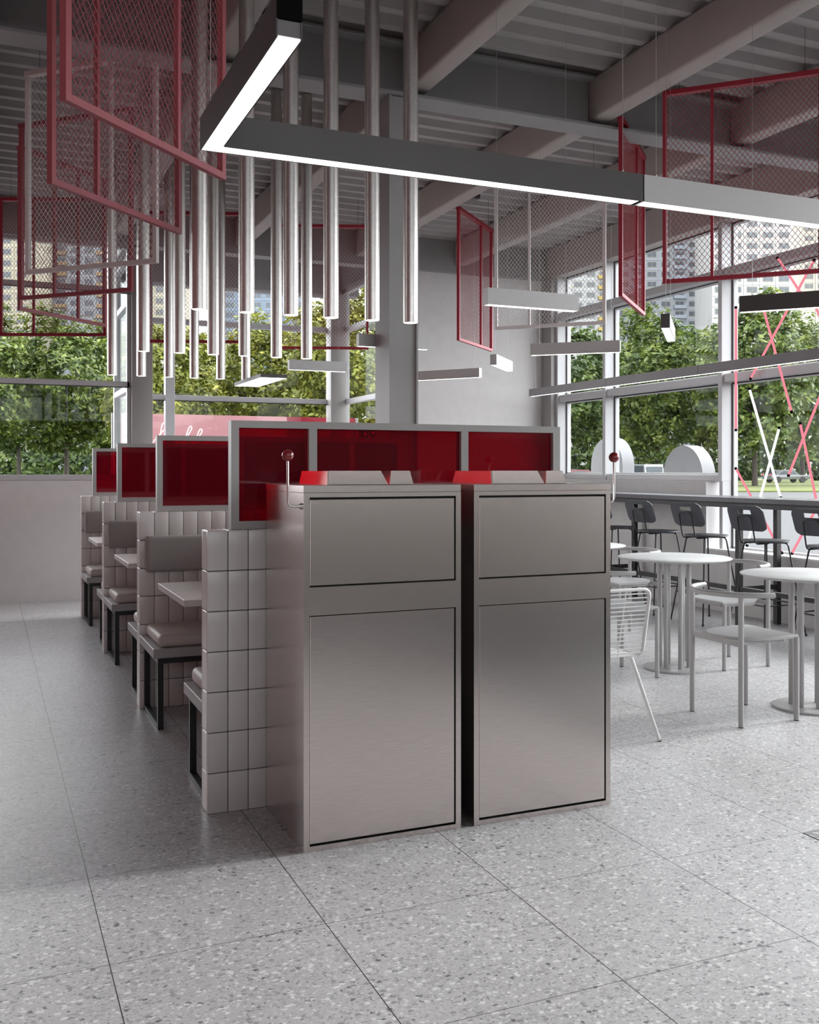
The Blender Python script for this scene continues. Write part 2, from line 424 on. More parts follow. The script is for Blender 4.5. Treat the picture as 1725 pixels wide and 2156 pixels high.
# ------------------------------------------------------------------ windows
def window(name, label, frame_boxes, panes, gaskets=()):
    r = sroot(name, label, 'window')
    bm = newbm()
    for b in frame_boxes: bbox(bm, *b, .004, 1)
    f = obj('window_frame', bm, M_frame, r)
    if gaskets:
        bm = newbm()
        for b in gaskets: box(bm, *b)
        obj('gasket', bm, M_gasket, f)
    for p in panes:
        bm = newbm(); box(bm, *p); obj('glass_pane', bm, M_glass, r, smooth=False)
    return r
T1, T2 = (2.125, 2.20), (3.11, 3.19)
def right_win(n, label, y0, y1, zb):
    X0, X1, XG = 6.30, 6.42, 6.445
    ya, yb = y0+.03, y1-.03
    fr = [(X0, X1, y0-.026, y0+.026, zb, 3.62), (X0, X1, y1-.026, y1+.026, zb, 3.62) if n in (1, 5) else (X0+.01, X1, y1-.024, y1+.02, zb, 3.6),
          (X0+.02, X1, ya, yb, T1[0], T1[1]), (X0+.02, X1, ya, yb, T2[0], T2[1])]
    if zb > 1: fr.append((X0+.02, X1, ya, yb, zb, zb+.06))
    zs = [zb+.0 if zb < 1 else zb+.06, T1[0], T1[1], T2[0], T2[1], 3.62]
    gs = []; panes = []
    for a, b in ((zs[0], zs[1]), (zs[2], zs[3]), (zs[4], zs[5])):
        # slim outer casement frame
        fr += [(X1+.003, 6.475, ya-.03, ya+.02, a, b), (X1+.003, 6.475, yb-.02, yb+.03, a, b),
               (X1+.003, 6.475, ya, yb, b-.02, b), (X1+.003, 6.475, ya, yb, a, a+.02)]
        gs += [(X1-.001, X1+.004, ya-.01, ya+.004, a, b), (X1-.001, X1+.004, yb-.004, yb+.004, a, b), (X1-.001, X1+.004, ya, yb, b-.012, b)]
        panes.append((XG, XG+.008, ya+.02, yb-.02, a+.02, b-.02))
    window('window_%d' % n, label, fr, panes, gs)
right_win(1, 'narrow window at the far end of the right wall', 9.21, 10.20, 1.20)
right_win(2, 'wide window behind the bar stools on the right wall', 7.325, 9.21, 1.20)
right_win(3, 'tall right window with pink light tubes in front', 5.35, 7.325, .572)
right_win(4, 'tall right window beyond the edge of view', 3.38, 5.35, .572)
right_win(5, 'tall right window nearest the viewer', -1.18, 3.38, .572)  # stretched forward out of view to brighten the front floor
fr = [(XL, 6.25, YF-.12, YF-.04, z0, z1) for z0, z1 in ((2.45, 2.51), (3.56, 3.62))]+[(x-.03, x+.03, YF-.12, YF-.04, 2.51, 3.56) for x in (XL+.03, -1.2, 1.3, 3.8, 6.2)]  # unseen rear windows, added to throw sky light on front faces and floor
window('window_10', 'high windows added behind the viewer to fill in light', fr, [(a+.03, b-.03, YF-.084, YF-.076, 2.51, 3.56) for a, b in ((XL+.03, -1.2), (-1.2, 1.3), (1.3, 3.8), (3.8, 6.2))])
# left back window
fr = [(XL, 1.36, 10.46, 10.54, 1.20, 1.26), (XL, 1.36, 10.46, 10.54, 2.158, 2.215), (XL, 1.36, 10.46, 10.54, 3.125, 3.18),
      (XL, 1.36, 10.46, 10.54, 3.58, 3.61), (1.33, 1.37, 10.46, 10.54, 1.26, 3.6), (-1.03, -.97, 10.45, 10.55, 1.26, 3.6), (XL, XL+.06, 10.46, 10.54, 1.26, 3.6)]
pn = [(a, b, 10.50, 10.508, z0, z1) for a, b in ((XL+.06, -1.03), (-.97, 1.33)) for z0, z1 in ((1.26, 2.158), (2.215, 3.125), (3.18, 3.58))]
window('window_6', 'wide back window on the left above the plaster parapet', fr, pn, [(XL, 1.36, 10.455, 10.462, 2.150, 2.158), (XL, 1.36, 10.455, 10.462, 3.118, 3.125)])
# bay
fr = [(1.40, 3.99, 11.96, 12.04, z0, z1) for z0, z1 in ((.9, .96), (2.14, 2.205), (3.055, 3.12), (3.5, 3.54))]
fr += [(1.96, 2.07, 11.92, 12.05, .9, 3.53), (1.38, 1.44, 11.95, 12.05, .9, 3.53)]
pn = [(a, b, 12.0, 12.008, z0, z1) for a, b in ((1.44, 1.96), (2.07, 3.98)) for z0, z1 in ((.96, 2.14), (2.205, 3.055), (3.12, 3.5))]
window('window_7', 'bay window in the middle of the back wall', fr, pn, [(1.40, 3.99, 11.955, 11.962, 2.132, 2.14)])
for n, x, lab in ((8, 1.405, 'left side window of the bay'), (9, 4.225, 'right side window of the bay')):
    fr = [(x-.035, x+.035, 10.62, 11.95, z0, z1) for z0, z1 in ((.0, .9), (2.14, 2.205), (3.055, 3.12), (3.55, 3.6))]
    fr += [(x-.04, x+.04, 10.60, 10.67, .0, 3.6), (x-.04, x+.04, 11.88, 11.96, 0, 3.6)]
    pn = [(x-.004, x+.004, 10.67, 11.88, z0, z1) for z0, z1 in ((.9, 2.14), (2.205, 3.055), (3.12, 3.55))]
    window('window_%d' % n, lab, fr, pn)

# ================================================================== BOOTHS
BX0, BX1 = .770, 2.348
def tile_wall(y0, label):
    t = thing('tiled_booth_divider', label, 'divider', (BX0, y0, 0), 0, 'tiled divider walls between the booths')
    bm = newbm(); W = BX1-BX0; D = .108; tw = W/20; th = 1.076/7
    box(bm, .004, W-.004, .004, D-.004, 0, 1.070, 1)
    for r in range(7):
        z0, z1 = r*th+.0015, (r+1)*th-.0015
        for k in range(20):
            for ya, yb in ((0, .02), (D-.02, D)):
                a, b = k*tw+.0012, (k+1)*tw-.0012
                if k == 0: a = 0
                if k == 19: b = W
                bbox(bm, a, b, ya, yb, z0, z1, .0028, 2)
        for xa, xb in ((0, .02), (W-.02, W)):
            bbox(bm, xa, xb, .0205, D-.0205, z0, z1, .002, 1)
    for k in range(20):
        bbox(bm, k*tw+.0012, (k+1)*tw-.0012, .002, D-.002, 1.058, 1.0765, .0025, 1)
    obj('tiling', bm, M_tile, t, extra=(M_grout,))
    return t
YW = (3.735, 5.53, 7.322, 9.112)
wl = ('nearest tiled divider wall, beside the left steel bin', 'second tiled divider wall, seen left of the nearest one', 'third tiled divider wall, further down the aisle', 'farthest tiled divider wall, near the back window')
w0 = tile_wall(YW[0], wl[0])
for y, l in list(zip(YW, wl))[1:]: dup(w0, (BX0, y, 0), 0, l, 'tiled divider walls between the booths')
def glass_screen(y, label, mir=False):
    t = thing('glass_screen', label, 'screen', (.868, y, 1.078), 0, 'red glass screens on the divider walls')
    W, Hh, d = 1.477, .421, .05
    bm = newbm()
    box(bm, 0, W, -d/2, d/2, 0, .03); box(bm, 0, W, -d/2, d/2, Hh-.028, Hh)
    box(bm, 0, .031, -d/2, d/2, .03, Hh-.028); box(bm, W-.036, W, -d/2, d/2, .03, Hh-.028)
    obj('frame', bm, M_divframe, t, smooth=False)
    for a in ((.455, 1.130) if mir else (.313, .988)):
        bm = newbm(); box(bm, a, a+.034, -d/2+.0005, d/2-.0005, .03, Hh-.028); obj('stile', bm, M_divframe, t, smooth=False)
    for a, b in (((.031, .455), (.489, 1.130), (1.164, W-.036)) if mir else ((.031, .313), (.347, .988), (1.022, W-.036))):
        bm = newbm(); box(bm, a, b, -.004, .004, .03, Hh-.028); obj('red_glass_pane', bm, M_acr, t, smooth=False)
    return t
sl = ('largest looking red glass screen, directly behind the steel bins', 'red glass screen on the second divider wall', 'red glass screen on the third divider wall', 'smallest looking red glass screen, nearest the back window')
glass_screen(YW[0]+.055, sl[0])
s0 = glass_screen(YW[1]+.055, sl[1], True)
for y, l in list(zip(YW, sl))[2:]: dup(s0, (.868, y+.055, 1.078), 0, l)
# spine wall down the middle of the double booths
for a, b, l in ((0, 1, 'first'), (1, 2, 'second'), (2, 3, 'third')):
    bm = newbm(); box(bm, 1.70, 1.78, YW[a]+.112, YW[b]-.004, 0, 1.07)
    struct('partition_wall', bm, M_tile, l+' spine partition between the back-to-back booths', 'partition')

def bench(y0, y1, label, group):
    """bench in local coords: width along X 0..0.9, depth y0..y1"""
    t = thing('booth_bench', label, 'bench', (BX0, y0, 0), 0, group)
    D = y1-y0; W = .90; r = .028
    bm = newbm()
    for x in (.022, W-.022-r):
        bm2 = newbm()
        box(bm2, x, x+r, .004, .004+r, 0, .36); box(bm2, x, x+r, D-.004-r, D-.004, 0, .36)
        box(bm2, x, x+r, .004+r, D-.004-r, 0, r); box(bm2, x, x+r, .004+r, D-.004-r, .36-r, .36)
        obj('leg_frame', bm2, M_blackmetal, t, smooth=False)
    bm.free()
    for yy in (.004, D-.004-r):
        bm = newbm(); box(bm, .022+r, W-.022-r, yy, yy+r, .36-r, .36); obj('rail', bm, M_blackmetal, t, smooth=False)
    bm = newbm(); bbox(bm, 0, W, 0, D, .36, .407, .003, 1); obj('seat_slab', bm, M_slab, t)
    bm = newbm(); bbox(bm, .03, W-.02, .025, D-.015, .407, .472, .024, 4); obj('seat_cushion', bm, M_seat, t)
    return t
bg = 'booth benches with pale cushions'
b0 = bench(5.045, 5.528, 'bench with pale cushion in the nearest booth, against the second divider wall', bg)
b0n = ('bench with pale cushion against the third divider wall', 'bench with pale cushion against the farthest divider wall')
dup(b0, (BX0, 7.320-.483, 0), 0, b0n[0]); dup(b0, (BX0, 9.110-.483, 0), 0, b0n[1])
b1 = ('bench mostly hidden behind the nearest divider wall', 'bench peeking out behind the second divider wall', 'bench peeking out behind the third divider wall')
for y, l in zip(YW, b1): dup(b0, (BX0, y+.110, 0), 0, l)
# smaller rear benches face the other way; scale depth
for o in COL.objects:
    if o.name.startswith('booth_bench') and o['label'] in b1: o.scale = (1, .79, 1)
def back_cushion(y, label):
    bm = newbm(); bbox(bm, 0, .85, -.062, -.001, 0, .195, .022, 4)
    o = obj('back_cushion', bm, M_cush, loc=(.795, y, .752)); tag(o, label, 'cushion', 'back cushions mounted on the divider walls'); return o
c0 = back_cushion(YW[1], 'grey back cushion mounted on the second divider wall')
for y, l in ((YW[2], 'grey back cushion mounted on the third divider wall'), (YW[3], 'grey back cushion mounted on the farthest divider wall')):
    c = c0.copy(); COL.objects.link(c); c.location = (.795, y, .752); c['label'] = l
def booth_table(y, label):
    t = thing('booth_table', label, 'table', (.775, y, 0), 0, 'booth tables')
    bm = newbm(); bbox(bm, 0, .924, 0, .70, .722, .752, .002, 1); obj('tabletop', bm, M_table, t)
    bm = newbm(); rod(bm, (.5, .35, .012), (.5, .35, .722), .025, 16); obj('pedestal', bm, M_blackmetal, t)
    bm = newbm(); lathe(bm, [(0, .012), (.18, .012), (.18, 0), (0, 0)], 32, .5, .35); obj('base_plate', bm, M_blackmetal, t)
    return t
t0 = booth_table(4.242, 'taupe booth table between the nearest and second divider walls')
dup(t0, (.775, 6.035, 0), 0, 'taupe booth table between the second and third divider walls')
dup(t0, (.775, 7.83, 0), 0, 'taupe booth table between the third and farthest divider walls')

# ================================================================== STEEL BINS
def bin_(x, label, side):
    W, D, Hb = .597, .488, 1.228
    t = thing('waste_bin', label, 'bin', (x, 3.231, 0), 0, 'stainless steel bins')
    bm = newbm()
    f = .021
    box(bm, 0, W, .02, D, 0, Hb)                                   # carcass
    box(bm, 0, f, 0, .02, 0, Hb); box(bm, W-f, W, 0, .02, 0, Hb)   # front stiles
    box(bm, f, W-f, 0, .02, 0, .019); box(bm, f, W-f, 0, .02, .808, .905); box(bm, f, W-f, 0, .02, 1.213, Hb)
    obj('cabinet_body', bm, M_steel, t, smooth=False)
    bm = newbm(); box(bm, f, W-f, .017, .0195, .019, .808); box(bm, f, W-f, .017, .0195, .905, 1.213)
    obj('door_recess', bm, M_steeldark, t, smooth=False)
    g = .006
    bm = newbm(); bbox(bm, f+.002, W-f-g, .0005, .016, .019+.008, .808-.0035, .001, 1); obj('door', bm, M_steel, t)
    bm = newbm(); bbox(bm, f+.002, W-f-g, .0005, .016, .905+.006, 1.213-.008, .001, 1); obj('flap', bm, M_steel, t)
    bm = newbm(); bbox(bm, 0, W, 0, D, Hb+.0008, 1.2545, .0012, 1); obj('lid', bm, M_steel, t)
    # sloped collar around the drop opening, notched at the front
    z0, z1 = 1.2545, 1.303
    A = dict(x0=.108, x1=.430, y0=.06, y1=.40, i=.018)
    bm = newbm()
    def plate(p, q, th=.004):
        p = [Vector(v) for v in p]; n = (p[1]-p[0]).cross(p[3]-p[0]).normalized()*th
        a = [bm.verts.new(v) for v in p]; b = [bm.verts.new(v+n) for v in p]
        bm.faces.new(a); bm.faces.new(b[::-1])
        for k in range(4): bm.faces.new((a[k], b[k], b[(k+1) % 4], a[(k+1) % 4]))
    X0, X1, Y0_, Y1, i = A['x0'], A['x1'], A['y0'], A['y1'], A['i']
    nb, nt = .335, (.312, .352)
    plate([(X0, Y0_, z0), (nb-.002, Y0_, z0), (nt[0], Y0_+i, z1), (X0+.006, Y0_+i, z1)], 0)
    plate([(nb+.004, Y0_, z0), (X1, Y0_, z0), (X1-.006, Y0_+i, z1), (nt[1], Y0_+i, z1)], 0)
    plate([(X0, Y1, z0), (X0, Y0_, z0), (X0+.006, Y0_+i, z1), (X0+.006, Y1-i, z1)], 0)
    plate([(X1, Y0_, z0), (X1, Y1, z0), (X1-.006, Y1-i, z1), (X1-.006, Y0_+i, z1)], 0)
    obj('chute_collar', bm, M_steel, t, smooth=False)
    # lever
    sx = -1 if side < 0 else 1
    xs = 0 if side < 0 else W
    yl, zl = .028, 1.183
    xo = xs+sx*(.048 if side < 0 else .036)
    bm = newbm()
    sweep(bm, fillet([(xs, yl, zl), (xo, yl, zl), (xo, yl, 1.345)], .02, 6), .0042, 12)
    lv = obj('lever', bm, M_chrome, t)
    bm = newbm(); rod(bm, (xs, yl, zl), (xs+sx*.006, yl, zl), .011, 16); rod(bm, (xs+sx*.006, yl, zl), (xs+sx*.011, yl, zl), .008, 16)
    obj('lever_collar', bm, M_chrome, lv)
    bm = newbm(); bmesh.ops.create_uvsphere(bm, u_segments=28, v_segments=18, radius=.0205, matrix=Matrix.Translation((xo, yl, 1.357)))
    obj('lever_knob', bm, M_ball, lv)
    return t
bin_(.9945, 'left brushed steel bin with a red ball lever on its left side', -1)
bin_(1.6445, 'right brushed steel bin with its red ball lever on the right', 1)

# ================================================================== PENDANT TUBES
def pendant(label):
    t = thing('tube_pendant', label, 'pendant light', (0, 0, 0), 0, 'vertical pipe pendants over the booths')
    R = .0395; zb, zt = 2.10, ZD-.001
    bm = newbm(); lathe(bm, [(R-.003, zb+.012), (R-.003, zb), (R, zb), (R, zt), (0, zt)], 32); obj('pipe', bm, M_pipe, t)
    bm = newbm(); lathe(bm, [(0, zb+.004), (R-.0032, zb+.004), (R-.0032, zb+.010), (0, zb+.010)], 32); obj('light_disc', bm, M_disc, t)
    return t
ordn = ('leftmost', 'second from left', 'third from left', 'fourth from left', 'fifth from left', 'rightmost')
rows = ((4.887, 'nearest', 'row, its end highest in view'), (6.765, 'middle', 'row'), (8.56, 'farthest', 'row, its end lowest in view'))
pxs = (.968, 1.206, 1.435, 1.652, 1.882, 2.104)
p0 = None
for y, rn, rs in rows:
    for x, on in zip(pxs, ordn):
        lab = '%s silver pipe pendant in the %s %s' % (on, rn, rs)
        if p0 is None: p0 = pendant(lab); p0.location = (x, y, 0)
        else: dup(p0, (x, y, 0), 0, lab)

# ================================================================== MESH PANELS
def panel(name, label, x, y, rotz, mat, flip=False, wires=((.12,), (.82,))):
    W, zb, zt, b = .94, 2.49, 3.712, .026
    t = thing(name, label, 'mesh panel', (x, y, 0), rotz, 'hanging wire mesh panels')
    bm = newbm()
    box(bm, 0, W, -b/2, b/2, zb, zb+b); box(bm, 0, b, -b/2, b/2, zb+b, zt-.03); box(bm, W-b, W, -b/2, b/2, zb+b, zt-.03)
    box(bm, 0, W, -b/2-.008, b/2+.008, zt-.03, zt)
    obj('frame', bm, mat, t, smooth=False)
    xd = .32*W if not flip else .66*W
    bm = newbm(); box(bm, xd-.009, xd+.009, -b/2+.002, b/2-.002, zb+b, zt-.03); obj('stile', bm, mat, t, smooth=False)
    # woven diamond mesh: two families of fine wires clipped to the frame
    bm = newbm(); x0, x1, z0, z1 = b*.5, W-b*.5, zb+b*.5, zt-.02
    pit = .032; k = math.tan(math.radians(52)); r = .0013
    n0 = int((z0-k*x1)/(pit*k))-60
    for sgn, yo in ((1, .0011), (-1, -.0011)):
        c = -4.0
        while c < 8:
            # line z = z0 + k*sgn*(x) + c
            pts = []
            zA = z0+sgn*k*x0+c; zB = z0+sgn*k*x1+c
            xa, xb = x0, x1
            def xat(z): return (z-z0-c)/(sgn*k)
            lo, hi = sorted((xat(z0), xat(z1)))
            xa, xb = max(x0, lo), min(x1, hi)
            if xb-xa > .004:
                p = Vector((xa, yo, z0+sgn*k*xa+c)); q = Vector((xb, yo, z0+sgn*k*xb+c))
                sweep(bm, [p, q], r, 4)
            c += pit*k
    obj('wire_mesh', bm, mat, t, smooth=False)
    for w in (.10, W-.10):
        bm = newbm(); rod(bm, (w, 0, zt), (w, 0, ZD), .0012, 5); obj('hanging_wire', bm, M_wiredark, t)
    return t
def P2(a, b): return math.atan2(b[1]-a[1], b[0]-a[0])
D45 = math.radians(45)
panel('red_mesh_panel', 'red mesh panel at top left, largest and nearest to the viewer', .225, 3.335, D45, M_redpale, True)
panel('red_mesh_panel', 'red mesh panel at top left hanging just behind the nearest one', .24, 4.33, math.radians(46), M_redpale)
panel('grey_mesh_panel', 'pale grey mesh panel on the left, before the silver pipes', .224, 6.40, -math.radians(44), M_palegrey, True)
panel('red_mesh_panel', 'red mesh panel on the left, directly behind the pale grey panel', .216, 7.386, -math.radians(44), M_redpale)
panel('red_mesh_panel', 'red mesh panel on the left sloping down to the right', .221, 7.851, math.radians(43), M_redpale, True)
panel('red_mesh_panel', 'red mesh panel at the left edge, before the back window', .108, 9.436, -math.radians(22.3), M_red)
panel('red_mesh_panel', 'red mesh panel behind the silver pipes, left of the lamp panel', 1.38, 9.384, -math.radians(20), M_red, True)
panel('red_mesh_panel', 'red mesh panel half hidden between silver pipes and column', 2.575, 9.40, -math.radians(20.8), M_red)
panel('red_mesh_panel', 'red mesh panel right of the column, before the white wall', 3.96, 8.10, math.radians(43), M_red, True)
panel('grey_mesh_panel', 'pale grey mesh panel before the back right corner', 3.955, 7.385, -math.radians(45), M_palegrey)
panel('red_mesh_panel', 'narrow looking red mesh panel below the long lamp joint', 3.966, 5.60, math.radians(44), M_red, True)
panel('red_mesh_panel', 'large red mesh panel at the upper right edge', 3.957, 5.13, -math.radians(45.5), M_red)

# ================================================================== LINEAR LAMPS
HL, WL, ZL = .08, .05, 2.10
def bar_lamp(name, label, p, ang, length, mat, joints=(), group='linear bar lamps', z=ZL, wires=None, h=HL, w=WL):
    """bar lying along local +X from the origin; origin = near bottom corner"""
    t = thing(name, label, 'lamp', (p[0], p[1], z), ang, group)
    bm = newbm(); e = .0028
    cuts = [0]+list(joints)+[length]
    for a, b in zip(cuts, cuts[1:]):
        a2 = a+(.0022 if a else 0); b2 = b-(.0022 if b < length else 0)
        box(bm, a2, b2, 0, w, h-e, h); box(bm, a2, b2, 0, e, 0, h-e); box(bm, a2, b2, w-e, w, 0, h-e)
    box(bm, 0, .003, e, w-e, 0, h-e); box(bm, length-.003, length, e, w-e, 0, h-e)
    obj('housing', bm, mat, t, smooth=False)
    if joints:
        bm = newbm()
        for j in joints: box(bm, j-.0022, j+.0022, .001, w-.001, .002, h-.002)
        obj('joint', bm, M_cap, t, smooth=False)
    for a, b in zip(cuts, cuts[1:]):
        bm = newbm(); box(bm, a+(.012 if a else .003), b-(.012 if b < length else .003), e, w-e, .0008, .004); obj('light_strip', bm, M_led, t, smooth=False)
    for x in (wires if wires is not None else (.06, length-.06)):
        bm = newbm(); rod(bm, (x, w/2, h), (x, w/2, ZD-z), .001, 5); wr = obj('hanging_wire', bm, M_wire, t)
        bm = newbm(); rod(bm, (x, w/2, h), (x, w/2, h+.012), .003, 8); obj('wire_grip', bm, M_wire, wr)
    return t
bar_lamp('bar_lamp', 'short grey bar lamp in front of the pale grey mesh panel', (2.205, 4.185), 0, .51, M_lampgrey)
bar_lamp('bar_lamp', 'short grey bar lamp hanging just below the silver pipes', (2.20, 7.53), 0, .48, M_lampgrey)
bar_lamp('bar_lamp', 'short grey bar lamp passing behind the grey column, upper one', (2.19, 5.92), 0, .49, M_lampgrey)
bar_lamp('bar_lamp', 'grey bar lamp poking out right of the column, before white wall', (3.397, 8.155), math.radians(-53.5), .80, M_lampgrey)
bar_lamp('bar_lamp', 'grey bar lamp crossing the corner of white wall and window', (3.458, 5.937), math.radians(-41.7), .61, M_lampgrey)
bar_lamp('bar_lamp', 'short bar lamp seen end-on below the red panel by the white wall', (3.537, 6.574), math.radians(47.6), .53, M_lampgrey)
bar_lamp('bar_lamp', 'dark bar lamp seen end-on before the wide right window', (3.503, 4.479), math.radians(49), .62, M_lampdark)
bar_lamp('bar_lamp', 'dark bar lamp at the right edge crossing the pink tubes', (3.475, 3.897), math.radians(-48.6), .9, M_lampdark)
bar_lamp('long_bar_lamp', 'long dark lamp running along the right windows', (5.40, 9.30), math.radians(-89), 6.0, M_lampmid, (1.4, 2.7, 4.0), wires=(.1, 1.35, 2.65, 3.95, 5.2))
bar_lamp('panel_lamp', 'flat rectangular panel lamp hanging among the silver pipes', (2.035, 7.79), 0, .225, M_lampmid, z=2.055, h=.03, w=.92, wires=(.01, .215))
# L-shaped lamp near the viewer
t = thing('corner_lamp', 'large L-shaped lamp across the top, nearest to the viewer', 'lamp', (.487, 2.452, ZL))
bm = newbm(); e = .003
box(bm, 0, WL, -.70, 0, HL-e, HL); box(bm, 0, e, -.70, 0, 0, HL-e); box(bm, WL-e, WL, -.70, -WL, 0, HL-e)
obj('short_arm', bm, M_lampdark, t, smooth=False)
bm = newbm(); box(bm, .0005, WL-.0005, -.702, -.690, .034, HL); obj('black_end', bm, M_cap, t, smooth=False)  # black plate painted in for the dark hollow of the open end
bm = newbm(); box(bm, .0035, WL-e, -.70+.003, -.70+.010, .0045, .0338); obj('end_plate', bm, M_lampmid, t, smooth=False)
bm = newbm(); box(bm, e, WL-e, -.695, -WL+.001, .0008, .004); obj('light_strip', bm, M_led, t, smooth=False)
Lx = 4.3
cuts = [0, 1.297, 2.6, Lx]
for k, (a, b) in enumerate(zip(cuts, cuts[1:])):
    a2 = a+.002 if a else WL; b2 = b-.002
    bm = newbm()
    box(bm, a2 if a else e, b2, -WL, 0, HL-e, HL-.0002); box(bm, a2, b2, -WL, -WL+e, 0, HL-e); box(bm, a2 if a else e, b2, -e, 0, 0, HL-e)
    obj('long_arm', bm, M_lampdark if k == 0 else M_lampgrey, t, smooth=False)
    bm = newbm(); box(bm, (a2+.012) if a else e, b2-.012, -WL+e, -e, .0008, .004); obj('light_strip', bm, M_led, t, smooth=False)
bm = newbm()
for j in cuts[1:3]: box(bm, j-.002, j+.002, -WL+.001, -.001, .002, HL-.002)
box(bm, Lx-.004, Lx, -WL, 0, 0, HL)
obj('joint', bm, M_cap, t, smooth=False)
for x, y in ((.02, -.03), (1.24, -.025), (1.36, -.025), (2.5, -.025), (3.9, -.025), (.025, -.6)):
    bm = newbm(); rod(bm, (x, y, HL), (x, y, ZD-ZL), .0009, 5); w = obj('hanging_wire', bm, M_wire, t)
    bm = newbm(); rod(bm, (x, y, HL), (x, y, HL+.012), .003, 8); obj('wire_grip', bm, M_wire, w)
bm = newbm(); bbox(bm, -.05, .05, -.04, .04, 0, .045, .006, 2)
tag(obj('junction_box', bm, M_lampdark, loc=(4.35, 8.55, ZD-.045)), 'small black junction box on the ceiling above a red panel', 'junction box')

# ================================================================== PINK TUBES IN THE RIGHT WINDOW
tubes = [((6.995, 2.779), (6.995, 1.655), 'p', 'upright pink light tube beside the window post'),
 ((6.491, 3.119), (6.15, 2.672), 'p', 'short pink light tube leaning left at the very top'),
 ((6.076, 3.025), (6.815, 2.106), 'p', 'pink light tube leaning right across the dark bar lamp'),
 ((6.699, 2.837), (6.324, 1.782), 'p', 'pink light tube leaning left through the upper crossing'),
 ((6.827, 2.031), (6.447, 1.06), 'w', 'white light tube leaning left, top by the window post'),
 ((6.463, 1.676), (6.856, .631), 'w', 'white light tube leaning right, crossing the other white one'),
 ((7.001, 1.326), (6.431, .589), 'p', 'pink light tube running down to the sill behind the bar'),
 ((6.235, 1.702), (6.03, .95), 'p', 'pink light tube leaning left in the lower right crossing'),
 ((5.98, 1.98), (6.366, 1.253), 'p', 'pink light tube leaning right in the lower right crossing'),
 ((6.10, 2.70), (5.90, 2.30), 'p', 'pink light tube at the right edge under the dark bar lamp'),
 ((5.85, 1.30), (6.33, .60), 'p', 'pink light tube seen behind the nearest bar stool'),]
for n, (a, b, c, lab) in enumerate(tubes):
    X = (6.23, 6.215, 6.278, 6.246, 6.214, 6.246, 6.28, 6.232, 6.262, 6.215, 6.29)[n]; kf = X/6.2
    a = (a[0]*kf, H+(a[1]-H)*kf); b = (b[0]*kf, max(.585, H+(b[1]-H)*kf))
    t = thing('light_tube', lab, 'light tube', (X, b[0], b[1]), 0, 'tube lights crossing in the right window')
    v = Vector((0, a[0]-b[0], a[1]-b[1])); u = v.normalized()
    bm = newbm(); rod(bm, u*.02, v-u*.02, .0105, 14); obj('tube', bm, M_pink if c == 'p' else M_whitetube, t)
    for p, q in ((Vector((0, 0, 0)), u*.022), (v-u*.022, v)):
        bm = newbm(); rod(bm, p, q, .0125, 14); obj('black_end', bm, M_cap, t)
    if n not in (5, 6, 10):
        bm = newbm(); rod(bm, v, (0, v.y, ZD-.36-b[1]), .0006, 4); obj('hanging_wire', bm, M_wire, t)

# ================================================================== BAR TABLE AND STOOLS
t = thing('bar_table', 'long black bar table along the right windows', 'table', (5.70, 3.9, 0))
Lb = 5.6
bm = newbm(); bbox(bm, 0, .49, 0, Lb, 1.035, 1.075, .003, 1); obj('table_top', bm, M_bar, t)
bm = newbm(); box(bm, .03, .06, .05, Lb-.05, .992, 1.0348); box(bm, .44, .47, .05, Lb-.05, .992, 1.0348); obj('apron', bm, M_blackmetal, t, smooth=False)
for y in (.53, 2.53, 4.53):
    for x in (.03, .44):
        bm = newbm(); box(bm, x, x+.045, y, y+.045, 0, .992); obj('leg', bm, M_blackmetal, t, smooth=False)
    bm = newbm(); box(bm, .075, .44, y+.006, y+.04, .30, .338); obj('stretcher', bm, M_blackmetal, t, smooth=False)
for a, b in ((.575, 2.53), (2.575, 4.53)):
    bm = newbm(); box(bm, .034, .07, a, b, .30, .338); obj('foot_rail', bm, M_blackmetal, t, smooth=False)
